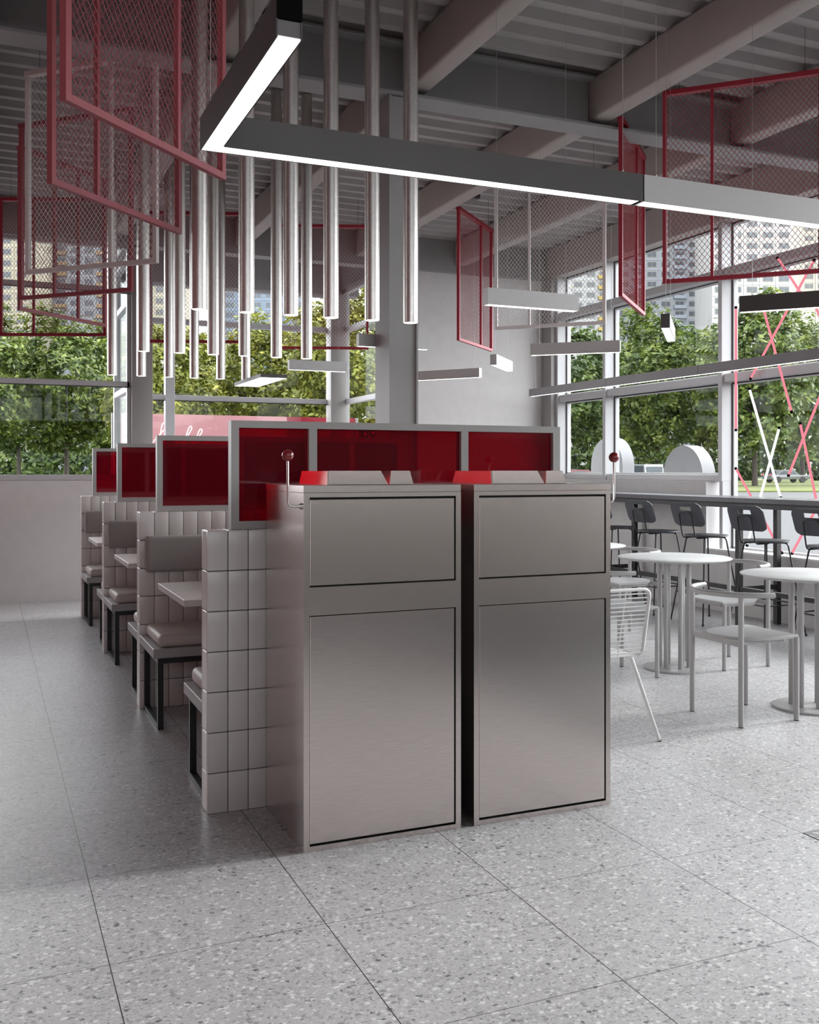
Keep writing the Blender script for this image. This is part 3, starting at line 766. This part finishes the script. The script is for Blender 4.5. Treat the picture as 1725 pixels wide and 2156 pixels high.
def stool(label):
    t = thing('bar_stool', label, 'bar stool', (0, 0, 0), 0, 'dark bar stools along the bar table')
    bm = newbm(); lathe(bm, [(0, .735), (.17, .733), (.187, .741), (.185, .75), (.15, .752), (0, .745)], 40); obj('seat', bm, M_stool, t)
    a = math.radians(9); ca, sa = math.cos(a), math.sin(a)
    def R(p): return (p[0]*ca-p[1]*sa, p[0]*sa+p[1]*ca, p[2])
    # curved backrest with a hand slot
    Wb, Hb_, rc = .168, .1, .05
    bm = newbm()
    nu, nv = 22, 12; th = .011
    def inside(u, v):
        au, av = abs(u), abs(v)
        if au > Wb-rc and av > Hb_-rc: return (au-(Wb-rc))**2+(av-(Hb_-rc))**2 <= rc*rc
        return au <= Wb and av <= Hb_
    def sq(u, v):   # map square to rounded rect
        lim = Wb if abs(v) <= Hb_-rc else Wb-rc+math.sqrt(max(0, rc*rc-(abs(v)-(Hb_-rc))**2))
        return u*lim
    us = [-1+2*i/nu for i in range(nu+1)]; vs = [-1+2*j/nv for j in range(nv+1)]
    def pos(u, v, o):
        vv = v*Hb_; uu = sq(u, vv)
        return R((-.245-.075*(v)*.5+.35*uu*uu+o, uu, .928+vv))
    grid = {}
    for s_, o in ((0, 0), (1, th)):
        for i, u in enumerate(us):
            for j, v in enumerate(vs): grid[(s_, i, j)] = bm.verts.new(pos(u, v*.999, o))
    hole = lambda i, j: 7 <= i < 15 and 8 <= j < 10
    for s_ in (0, 1):
        for i in range(nu):
            for j in range(nv):
                if hole(i, j): continue
                q = [grid[(s_, i, j)], grid[(s_, i+1, j)], grid[(s_, i+1, j+1)], grid[(s_, i, j+1)]]
                bm.faces.new(q)
    def strip(A):
        for (i, j), (k, l) in zip(A, A[1:]): bm.faces.new((grid[(0, i, j)], grid[(0, k, l)], grid[(1, k, l)], grid[(1, i, j)]))
    rim = [(i, 0) for i in range(nu)]+[(nu, j) for j in range(nv)]+[(i, nv) for i in range(nu, 0, -1)]+[(0, j) for j in range(nv, -1, -1)]
    strip(rim)
    strip([(i, 8) for i in range(7, 15)]+[(15, 8), (15, 9)]+[(i, 10) for i in range(15, 7, -1)]+[(7, 10), (7, 9), (7, 8)])
    bmesh.ops.remove_doubles(bm, verts=bm.verts, dist=1e-6)
    obj('backrest', bm, M_stool, t)
    bm = newbm()
    pts = [R((-.06, .07, .728)), R((-.212, .07, .728)), R((-.266, .065, .95)), R((-.266, -.065, .95)), R((-.212, -.07, .728)), R((-.06, -.07, .728))]
    sweep(bm, fillet(pts, .035, 5), .006, 8); obj('back_bracket', bm, M_blackmetal, t)
    for sx in (-1, 1):
        for sy in (-1, 1):
            bm = newbm(); sweep(bm, fillet([(sx*.03, sy*.03, .729), (sx*.115, sy*.115, .729), (sx*.21, sy*.21, 0)], .03, 4), .0065, 8)
            lg = obj('leg', bm, M_blackmetal, t)
            bm = newbm(); bmesh.ops.create_uvsphere(bm, u_segments=10, v_segments=8, radius=.011, matrix=Matrix.Translation((sx*.21, sy*.21, .011))); obj('foot_cap', bm, M_foot, lg)
    bm = newbm(); q = .178
    sweep(bm, [(-q, -q, .25), (q, -q, .25), (q, q, .25), (-q, q, .25)], .006, 8, closed=True); obj('footrest', bm, M_blackmetal, t)
    return t
st = stool('dark bar stool cut by the steel bin, farthest along the bar'); st.location = (5.71, 8.15, 0)
for y, l in ((7.47, 'dark bar stool second farthest along the bar'), (6.81, 'dark bar stool in the middle of the bar row, before the white reveal'),
             (6.10, 'dark bar stool before the two white light tubes'), (5.42, 'dark bar stool at the right edge, nearest along the bar')):
    dup(st, (5.71, y, 0), 0, l)

# ================================================================== ROUND TABLES AND CAFE CHAIRS
def round_table(label):
    t = thing('round_table', label, 'table', (0, 0, 0), 0, 'round white cafe tables')
    bm = newbm(); lathe(bm, [(0, .722), (.355, .722), (.365, .729), (.365, .733), (.362, .735), (0, .735)], 64); obj('table_top', bm, M_cafewhite, t)
    for k in range(6):
        a = 2*PI*k/6+.3
        bm = newbm(); rod(bm, (.092*math.cos(a), .092*math.sin(a), .012), (.092*math.cos(a), .092*math.sin(a), .722), .016, 16); obj('leg', bm, M_cafe, t)
    bm = newbm(); lathe(bm, [(0, .014), (.19, .014), (.197, .010), (.197, 0), (0, 0)], 48); obj('base_plate', bm, M_cafe, t)
    return t
rt = round_table('whole round white cafe table in the middle'); rt.location = (4.165, 5.28, 0)
dup(rt, (4.165, 4.12, 0), 0, 'round white cafe table at the right edge')
dup(rt, (4.165, 6.44, 0), 0, 'round white cafe table mostly hidden behind the right bin')
def cafe_chair(label):
    t = thing('cafe_chair', label, 'chair', (0, 0, 0), 0, 'grey tube cafe chairs')
    bm = newbm(); prof = [(.192, .185), (.10, .188)]
    n = 22
    out = [(.196, -.19), (.196, .19)]
    for k in range(1, n):
        a = PI/2+PI*k/n
        x = .10+.30*math.copysign(abs(math.cos(a))**.86, math.cos(a)); y = .19*math.copysign(abs(math.sin(a))**.86, math.sin(a))
        out.append((x, y))
    prism(bm, out, 'Z', .428, .447)
    es = [e for e in bm.edges if abs(e.verts[0].co.z-e.verts[1].co.z) < 1e-5]
    bmesh.ops.bevel(bm, geom=es, offset=.005, segments=2, affect='EDGES', profile=.5)
    obj('seat', bm, M_cafe, t)
    for sx in (-1, 1):
        for sy in (-1, 1):
            x = .183*sx if sx > 0 else -.185; zt = .436 if sx > 0 else .672
            bm = newbm(); rod(bm, (x, .188*sy, .004), (x, .188*sy, zt), .014, 16); lg = obj('leg', bm, M_cafe, t)
            bm = newbm(); rod(bm, (x, .188*sy, 0), (x, .188*sy, .006), .0135, 16); obj('foot_cap', bm, M_foot, lg)
    bm = newbm(); pts = []
    for k in range(25):
        a = math.radians(98+164*k/24); pts.append((.265*math.cos(a), .265*math.sin(a), .672))
    sweep(bm, pts, .0145, 14); obj('back_rail', bm, M_cafe, t)
    bm = newbm(); box(bm, -.190, -.182, -.18, .18, .408, .436); obj('rear_apron', bm, M_cafe, t, smooth=False)
    bm = newbm()
    for sy in (-1, 1): box(bm, -.12, .15, sy*.13-.004, sy*.13+.004, .405, .4278)
    box(bm, .145, .153, -.12, .12, .405, .4278)
    obj('seat_support', bm, M_cafe, t, smooth=False)
    return t
cc = cafe_chair('grey tube chair in front, facing the round table at the right edge'); cc.location = (3.703, 4.12, 0)
dup(cc, (4.60, 5.28, 0), PI, 'grey tube chair right of the middle round table')
dup(cc, (3.70, 5.28, 0), 0, 'grey tube chair left of the middle round table, behind the wire chair')
dup(cc, (4.60, 6.44, 0), PI, 'grey tube chair facing the table half hidden by the bin')

# white wire chair, back towards the viewer
t = thing('wire_chair', 'white wire chair with a slatted wire back, beside the right bin', 'chair', (2.585, 3.98, 0))
yb, xr = -.215, .20
top = Vector((0, yb-.065, .765)); bot = Vector((0, yb, .455))
bm = newbm()
sweep(bm, fillet([(-xr, .2, .44), (-xr, yb+.0, .45), (-xr, yb-.065, .765), (xr, yb-.065, .765), (xr, yb, .45), (xr, .2, .44)], .045, 6), .0085, 12)
obj('frame', bm, M_wirewhite, t)
bm = newbm()
for k in range(15):
    f = (k+.6)/15.6; y = bot.y+(top.y-bot.y)*f; z = bot.z+(top.z-bot.z)*f
    rod(bm, (-xr, y, z), (xr, y, z), .0032, 8)
for x in (-.07, .07, ): rod(bm, (x, bot.y+.004, bot.z), (x, top.y+.004, top.z), .003, 8)
obj('back_wires', bm, M_wirewhite, t)
bm = newbm()
for k in range(17):
    y = yb+.02+.40*k/16.5; rod(bm, (-xr, y, .449), (xr, y, .449), .0032, 8)
rod(bm, (-xr, .2, .44), (xr, .2, .44), .0085, 10)
obj('seat_wires', bm, M_wirewhite, t)
for sx in (-1, 1):
    for y0_, y1_, xo in ((-.16, -.09, .395), (.17, .25, .20)):
        if sx < 0: xo = .19
        bm = newbm(); sweep(bm, fillet([(sx*.15, y0_, .44), (sx*.18, y0_, .435), (sx*xo, y1_, .005)], .03, 4), .0115, 12, r2=.009); lg = obj('leg', bm, M_wirewhite, t)
        bm = newbm(); rod(bm, (sx*xo, y1_, 0), (sx*xo, y1_, .012), .0095, 12); obj('foot_cap', bm, M_foot, lg)

# ================================================================== OUTSIDE
bm = newbm(); box(bm, -160, 200, -60, 330, -.6, -.13); struct('ground', bm, M_asphalt, 'grey paving outside the windows', 'ground')
def strip_quad(name, m, D0, D1, z, label, cat):
    a, b = ahead(-900, D0, z), ahead(2700, D0, z); c, d = ahead(2700, D1, z), ahead(-900, D1, z)
    bm = newbm(); v = [bm.verts.new(p) for p in (a, b, c, d)]; w = [bm.verts.new(p-Vector((0, 0, .1))) for p in (a, b, c, d)]
    bm.faces.new(v); bm.faces.new(w[::-1])
    for k in range(4): bm.faces.new((v[k], v[(k+1) % 4], w[(k+1) % 4], w[k]))
    return struct(name, bm, m, label, cat)
strip_quad('lawn', M_lawn, 64, 150, -.05, 'bright lawn strip under the trees', 'lawn')

def crown_mesh(name, seed, n_cl, per, rx, rz, leaf, mat):
    rnd = random.Random(seed); vs, fs = [], []
    for c in range(n_cl):
        # cluster centre near the surface of a lumpy ellipsoid
        while True:
            d = Vector((rnd.gauss(0, 1), rnd.gauss(0, 1), rnd.gauss(0, 1)))
            if d.length > .01: break
        d.normalize()
        lump = .86+.20*math.sin(3.1*d.x+seed)*math.cos(2.7*d.y-seed)+.12*math.sin(5.3*d.z+2*seed+3*d.x)
        rr = (.62+.38*rnd.random()**.5)*lump
        cc_ = Vector((d.x*rx*rr, d.y*rx*rr, d.z*rz*rr))
        cr = .45+.5*rnd.random()
        for k in range(per):
            o = Vector((rnd.gauss(0, 1), rnd.gauss(0, 1), rnd.gauss(0, .6)))
            p = cc_+o*cr*.55
            nrm = (d*.6+Vector((0, 0, .75))+Vector((rnd.gauss(0, .55), rnd.gauss(0, .55), rnd.gauss(0, .55)))).normalized()
            t1 = nrm.cross(Vector((rnd.gauss(0, 1), rnd.gauss(0, 1), rnd.gauss(0, 1))))
            if t1.length < .01: continue
            t1.normalize(); t2 = nrm.cross(t1); s_ = leaf*(.6+.8*rnd.random())
            b = len(vs)
            vs += [p-t1*s_, p+t2*s_*.5, p+t1*s_, p-t2*s_*.5]; fs.append((b, b+1, b+2, b+3))
    me = bpy.data.meshes.new(name); me.from_pydata(vs, [], fs); me.materials.append(mat)
    return me
CR = [crown_mesh('crown', 1, 620, 22, 5.1, 7.1, .25, LEAF[0]), crown_mesh('crown', 2, 620, 22, 5.3, 7.0, .25, LEAF[2]),
      crown_mesh('crown', 3, 700, 24, 5.2, 7.2, .23, LEAF[1]), crown_mesh('crown', 5, 620, 22, 5.0, 7.3, .26, LEAF[0])]
def trunk_mesh():
    bm = newbm()
    sweep(bm, [(0, 0, 0), (.05, 0, 3), (-.05, .1, 6), (.1, 0, 9.5)], .26, 10, r2=.10)
    for k, (a, z) in enumerate(((.3, 3.4), (2.2, 4.2), (4.1, 5.0), (5.4, 6.0))):
        sweep(bm, [(0, 0, z), (math.cos(a)*1.4, math.sin(a)*1.4, z+1.6), (math.cos(a)*2.6, math.sin(a)*2.6, z+3.6)], .10, 7, r2=.03)
    bmesh.ops.recalc_face_normals(bm, faces=bm.faces)
    me = bpy.data.meshes.new('trunk'); bm.to_mesh(me); bm.free(); me.materials.append(M_bark); return me
TR = trunk_mesh()
def tree(px, D, top, kind, rot, label):
    t = thing('leafy_tree', label, 'tree', ahead(px, D, -.15), rot, 'trees across the street')
    sc = top/16.3; t.scale = (sc, sc, sc)
    o = bpy.data.objects.new('trunk', TR); COL.objects.link(o); o.parent = t
    o = bpy.data.objects.new('crown', CR[kind]); COL.objects.link(o); o.parent = t; o.location = (0, 0, 9.2)
    return t
trees = [(-60, 74, 14.2, 0, 'dark green tree at the left edge of the left window'), (140, 80, 14.4, 3, 'green tree in the right half of the left window'),
 (345, 72, 13.6, 2, 'yellowish tree in the left half of the bay window'), (560, 80, 14.6, 2, 'yellowish tree in the middle of the bay window'),
 (735, 74, 16.0, 2, 'olive tree behind the bay column'), (1170, 84, 15.3, 1, 'deep green tree in the narrow right window'),
 (1385, 90, 16.4, 0, 'tall green tree filling the wide right window'), (1590, 83, 16.0, 3, 'green tree behind the pink light tubes'), (1800, 90, 18.0, 0, 'green tree beyond the right edge of the tall window')]
for i, (px, D, top, k, l) in enumerate(trees): tree(px, D, top, k, i*1.3, l)
back = [(40, 102, 15.8, 1), (245, 104, 16.6, 0), (455, 102, 16.0, 2), (690, 104, 19.5, 0), (1280, 112, 17.0, 1), (1490, 112, 18.4, 1), (1690, 112, 19.4, 0)]
bl = ['shaded tree of the second row, behind the %s' % s for s in ('left edge trees', 'left back column', 'yellowish bay trees', 'bay column trees', 'tall tree of the wide window', 'post beside the pink tubes', 'pink tubes at the right edge')]
for i, ((px, D, top, k), l) in enumerate(zip(back, bl)): tree(px, D, top, k, 2+i*.9, l)
# hedge closing the view under the crowns
rnd = random.Random(9); vs, fs = [], []
for k in range(15000):
    px = rnd.uniform(-250, 1950); p = ahead(px, 126+rnd.uniform(-1.2, 1.2), rnd.uniform(-.1, 4.6)+.5*math.sin(px*.02))
    nrm = Vector((rnd.gauss(0, .6), -1+rnd.gauss(0, .5), .5+rnd.gauss(0, .6))).normalized()
    t1 = nrm.cross(Vector((rnd.gauss(0, 1), rnd.gauss(0, 1), rnd.gauss(0, 1)))).normalized(); t2 = nrm.cross(t1); s_ = .42*(.6+.8*rnd.random())
    b = len(vs); vs += [p-t1*s_, p+t2*s_*.6, p+t1*s_, p-t2*s_*.6]; fs.append((b, b+1, b+2, b+3))
me = bpy.data.meshes.new('hedge'); me.from_pydata(vs, [], fs); me.materials.append(LEAF[2])
hd = bpy.data.objects.new('hedge', me); COL.objects.link(hd); tag(hd, 'long dark hedge under and behind the trees', 'hedge')

# apartment towers
def tower(label, px0, px1, D, ztop, wall_c, win_c, ncol, z0, z1, fh=2.9, balc=None):
    c = ahead((px0+px1)/2, D, 0); W = (px1-px0)/F*D
    t = thing('apartment_tower', label, 'building', (c.x, c.y, -.13), -TH, 'apartment towers behind the trees')
    wm = paint('facade', Vector(wall_c)*.30, .8, var=.05, scale=.3)
    bm = newbm(); box(bm, -W/2, W/2, 0, 16, 0, ztop)
    nr = int((z1-z0)/fh)
    cw = W/ncol
    for k in range(1, ncol): box(bm, -W/2+k*cw-.10, -W/2+k*cw+.10, -.18, 0, 0, ztop)      # pilaster strips
    for r in range(nr+1): box(bm, -W/2, W/2, -.12, 0, z0+r*fh-.18, z0+r*fh+.10)
    obj('facade', bm, wm, t, smooth=False)
    gm = paint('tower_glass', Vector(win_c)*.2, .5, var=.25, scale=.4)
    wf = MATS.get('tower_window_frame') or paint('tower_window_frame', (.19, .175, .145), .7)
    bm = newbm(); ww, wh = cw*.60, fh*.56
    box(bm, -ww/2-.12, ww/2+.12, -.10, -.005, 0, wh)
    for a, b in ((-ww/2, -.06), (.06, ww/2)): box(bm, a, b, -.13, -.101, .15, wh-.14, 1)
    bmesh.ops.recalc_face_normals(bm, faces=bm.faces)
    me = bpy.data.meshes.new('tower_window'); bm.to_mesh(me); bm.free(); me.materials.append(wf); me.materials.append(gm)
    bme = None
    if balc:
        bmm = paint('balcony_panel', Vector(balc)*.30, .7, var=.08)
        bm = newbm(); box(bm, -cw*.44, cw*.44, -1.0, -.19, 0, 1.0)
        bmesh.ops.recalc_face_normals(bm, faces=bm.faces)
        bme = bpy.data.meshes.new('balcony'); bm.to_mesh(bm and bme); bm.free(); bme.materials.append(bmm)
    for r in range(nr):
        for k in range(ncol):
            x = -W/2+(k+.5)*cw; z = z0+r*fh+.72
            o = bpy.data.objects.new('tower_window', me); COL.objects.link(o); o.parent = t; o.location = (x, 0, z)
            if bme and k % 3 == 1:
                o = bpy.data.objects.new('balcony', bme); COL.objects.link(o); o.parent = t; o.location = (x, 0, z0+r*fh+.1)
    return t
tower('white tower with yellow balconies behind the narrow right window', 1150, 1285, 275, 105, (.80, .80, .80), (.25, .29, .33), 5, 40, 75, balc=(.75, .55, .12))
tower('grey-blue tower behind the wide right window', 1300, 1475, 290, 120, (.66, .70, .76), (.20, .24, .30), 6, 40, 84, balc=(.58, .64, .74))
tower('white tower behind the pink light tubes', 1500, 1668, 262, 120, (.90, .89, .86), (.30, .34, .38), 5, 42, 94)
tower('cream tower at the right edge behind the trees', 1690, 1830, 300, 120, (.86, .82, .68), (.34, .35, .34), 5, 50, 105)
tower('cream tower at the left edge of the left window', -70, 62, 250, 95, (.78, .72, .55), (.22, .25, .30), 4, 32, 64)
tower('pale blue tower with orange balconies in the left window', 84, 232, 270, 110, (.70, .76, .84), (.28, .36, .48), 5, 34, 72, balc=(.72, .52, .30))
tower('cream tower seen at the left side of the bay window', 300, 372, 255, 62, (.82, .76, .58), (.28, .30, .33), 3, 32, 60)
tower('blue tower seen at the middle of the bay window', 470, 640, 285, 70, (.50, .62, .78), (.30, .40, .55), 6, 36, 68)

# parked vehicles
def vehicle(label, px, D, rot, col, suv=True):
    t = thing('parked_car', label, 'car', ahead(px, D, -.05), rot, 'parked cars under the trees')
    pm = paint('car_paint', Vector(col)*.3, .3, var=.02, coat=.6)
    h = 1.0 if suv else .82
    body = [(-2.2, .35), (-2.25, .75), (-2.1, h), (2.1 if suv else 2.05, h), (2.3, .8), (2.25, .35)]
    bm = newbm(); prism(bm, body, 'Y', -.9, .9); es = [e for e in bm.edges if abs(e.verts[0].co.y-e.verts[1].co.y) < 1e-5]
    bmesh.ops.bevel(bm, geom=es, offset=.07, segments=2, affect='EDGES', profile=.5); obj('car_body', bm, pm, t)
    cab = [(-2.05, h-.02), (-1.85, h+.78), (.5, h+.8), (1.2, h-.02)] if suv else [(-1.6, h-.02), (-.9, h+.55), (.4, h+.55), (1.2, h-.02)]
    bm = newbm(); prism(bm, cab, 'Y', -.78, .78); cb = obj('cabin', bm, pm, t)
    gm = MATS.get('car_glass') or paint('car_glass', (.04, .05, .06), .1)
    gl = [(cab[0][0]+.22, h+.06), (cab[1][0]+.12, cab[1][1]-.12), (cab[2][0]-.05, cab[2][1]-.12), (cab[3][0]-.2, h+.06)]
    bm = newbm(); prism(bm, gl, 'Y', -.79, .79); obj('side_glass', bm, gm, cb)
    bm = newbm()
    x0 = cab[0][0]; x1 = cab[1][0]
    box(bm, x0-.03+.06, x0+.06, -.65, .65, h+.08, h+.6 if suv else h+.4); obj('rear_glass', bm, gm, cb)
    for sx in (-1.4, 1.4):
        for sy in (-.92, .72):
            bm = newbm(); rod(bm, (sx, sy, .33), (sx, sy+.2, .33), .33, 20); obj('wheel', bm, M_blackmetal, t)
    rm = MATS.get('tail_light') or paint('tail_light', (.5, .02, .02), .3)
    for sy in (-.82, .68):
        bm = newbm(); box(bm, -2.27, -2.2, sy, sy+.14, .72, .98); obj('tail_light', bm, rm, t, smooth=False)
vehicle('silver off-road car between the two pale arches', 1352, 76, -TH+PI/2+.25, (.62, .64, .66))
vehicle('red car at the left of the wide right window', 1222, 78, -TH+.2, (.40, .06, .07), False)
vehicle('white car right of the lower pale arch', 1465, 82, -TH+.1, (.75, .75, .76), False)
vehicle('white car under the trees behind the pink tubes', 1655, 104, -TH+.2, (.45, .46, .48), False)
vehicle('dark red car at the right edge under the trees', 1790, 108, -TH+.1, (.42, .04, .06), False)

# pale arches outside
def arch(label, y0, y1, ztop, X=7.0, th=.17):
    r = (y1-y0)/2; c = (y0+y1)/2; zc = ztop-r*1.05
    pts = [(y0, -.13), (y0, zc)]
    for k in range(1, 24):
        a = PI-PI*k/24; pts.append((c+r*math.cos(a), zc+r*1.05*math.sin(a)))
    pts += [(y1, zc), (y1, -.13)]
    bm = newbm(); prism(bm, pts, 'X', X, X+th)
    o = obj('concrete_arch', bm, M_arch); tag(o, label, 'arch', 'pale arches outside the right window'); return o
arch('lower pale arch standing outside the wide right window', 8.40, 9.07, 1.575)
arch('taller pale arch outside, partly behind the window post', 9.84, 10.51, 1.70)

# red glass sign outside the bay with white script
sr = thing('glass_sign', 'pink glass sign with white neon script outside the bay window', 'sign', (1.45, 12.45, 0))
M_sign = red_acrylic('sign_glass', (.95, .75, .77), (.66, .40, .42), .6, .15); M_sign2 = red_acrylic('sign_glass_red', (.70, .14, .20), (.42, .055, .10), .6, .15)
bm = newbm(); box(bm, .0, 2.15, 0, .012, .9, 2.0); obj('pink_pane', bm, M_sign, sr, smooth=False)
bm = newbm(); box(bm, 2.153, 3.1, 0, .012, .9, 2.0); obj('red_pane', bm, M_sign2, sr, smooth=False)
bm = newbm(); box(bm, -.05, -.0, -.02, .03, -.13, 2.0); box(bm, 3.1, 3.14, -.02, .03, -.13, 2.0); box(bm, 0, 3.1, -.01, .02, .86, .9); obj('sign_frame', bm, M_divframe, sr, smooth=False)
bm = newbm()
def crom(pts, n=8):
    out = []; P = [pts[0]]+pts+[pts[-1]]
    for i in range(1, len(P)-2):
        for k in range(n):
            t_ = k/n; p0_, p1_, p2_, p3_ = (Vector(P[i+j-1]) for j in range(4))
            out.append(.5*((2*p1_)+(-p0_+p2_)*t_+(2*p0_-5*p1_+4*p2_-p3_)*t_*t_+(-p0_+3*p1_-3*p2_+p3_)*t_**3))
    out.append(Vector(P[-2])); return out
scr = [(.38, 1.62), (.50, 1.76), (.60, 1.88), (.585, 1.93), (.545, 1.88), (.52, 1.62), (.56, 1.72), (.61, 1.745), (.63, 1.68), (.66, 1.63), (.72, 1.66), (.76, 1.735), (.73, 1.755), (.70, 1.70), (.73, 1.63),
       (.80, 1.68), (.90, 1.83), (.915, 1.885), (.885, 1.88), (.845, 1.76), (.84, 1.65), (.88, 1.63), (.95, 1.70), (1.03, 1.80), (1.045, 1.85), (1.015, 1.85), (.975, 1.74), (.97, 1.65), (1.0, 1.63), (1.06, 1.67),
       (1.14, 1.735), (1.10, 1.75), (1.07, 1.68), (1.10, 1.63), (1.16, 1.65), (1.18, 1.72), (1.15, 1.75), (1.25, 1.735), (1.33, 1.75)]
sweep(bm, [(x, -.02, z-.04) for x, z in crom(scr)], .0075, 6); obj('neon_script', bm, M_neon, sr)

# ================================================================== LIGHT
w = bpy.data.worlds.new('world'); scene.world = w; w.use_nodes = True
bg = w.node_tree.nodes['Background']; bg.inputs['Color'].default_value = (.965, .97, 1.0, 1); bg.inputs['Strength'].default_value = 6.5
sun = bpy.data.lights.new('sun', 'SUN'); sun.energy = 5.0; sun.angle = math.radians(13.0); sun.color = (1, .975, .955)
so = bpy.data.objects.new('sun', sun); COL.objects.link(so)
d = Vector((-.905, .0, -.425)).normalized(); so.rotation_euler = d.to_track_quat('-Z', 'Y').to_euler(); so.location = (40, 0, 20)
def portal(name, loc, target, sx, sy):
    l = bpy.data.lights.new(name, 'AREA'); l.shape = 'RECTANGLE'; l.size = sx; l.size_y = sy; l.cycles.is_portal = True
    o = bpy.data.objects.new(name, l); COL.objects.link(o); o.location = loc
    o.rotation_euler = (Vector(target)-Vector(loc)).to_track_quat('-Z', 'Z').to_euler()
portal('daylight_right', (6.7, 4.5, 2.1), (0, 4.5, 2.1), 11.6, 3.3)
portal('fill_window_portal', (1.5, YF-.3, 3.03), (1.5, 0, 3.03), 9.6, 1.2)
portal('daylight_left', (-1.0, 10.8, 2.4), (-1.0, 0, 2.4), 4.9, 2.6)
portal('daylight_bay', (2.8, 12.3, 2.2), (2.8, 0, 2.2), 3.0, 2.9)

scene.view_settings.view_transform = 'Standard'; scene.view_settings.look = 'None'
scene.view_settings.exposure = 0; scene.view_settings.gamma = 1; scene.view_settings.use_curve_mapping = False
scene.cycles.max_bounces = 10; scene.cycles.diffuse_bounces = 5; scene.cycles.glossy_bounces = 4
scene.cycles.transparent_max_bounces = 24; scene.cycles.use_denoising = True
scene.cycles.sample_clamp_indirect = 6
scene.cycles.caustics_reflective = False; scene.cycles.caustics_refractive = False
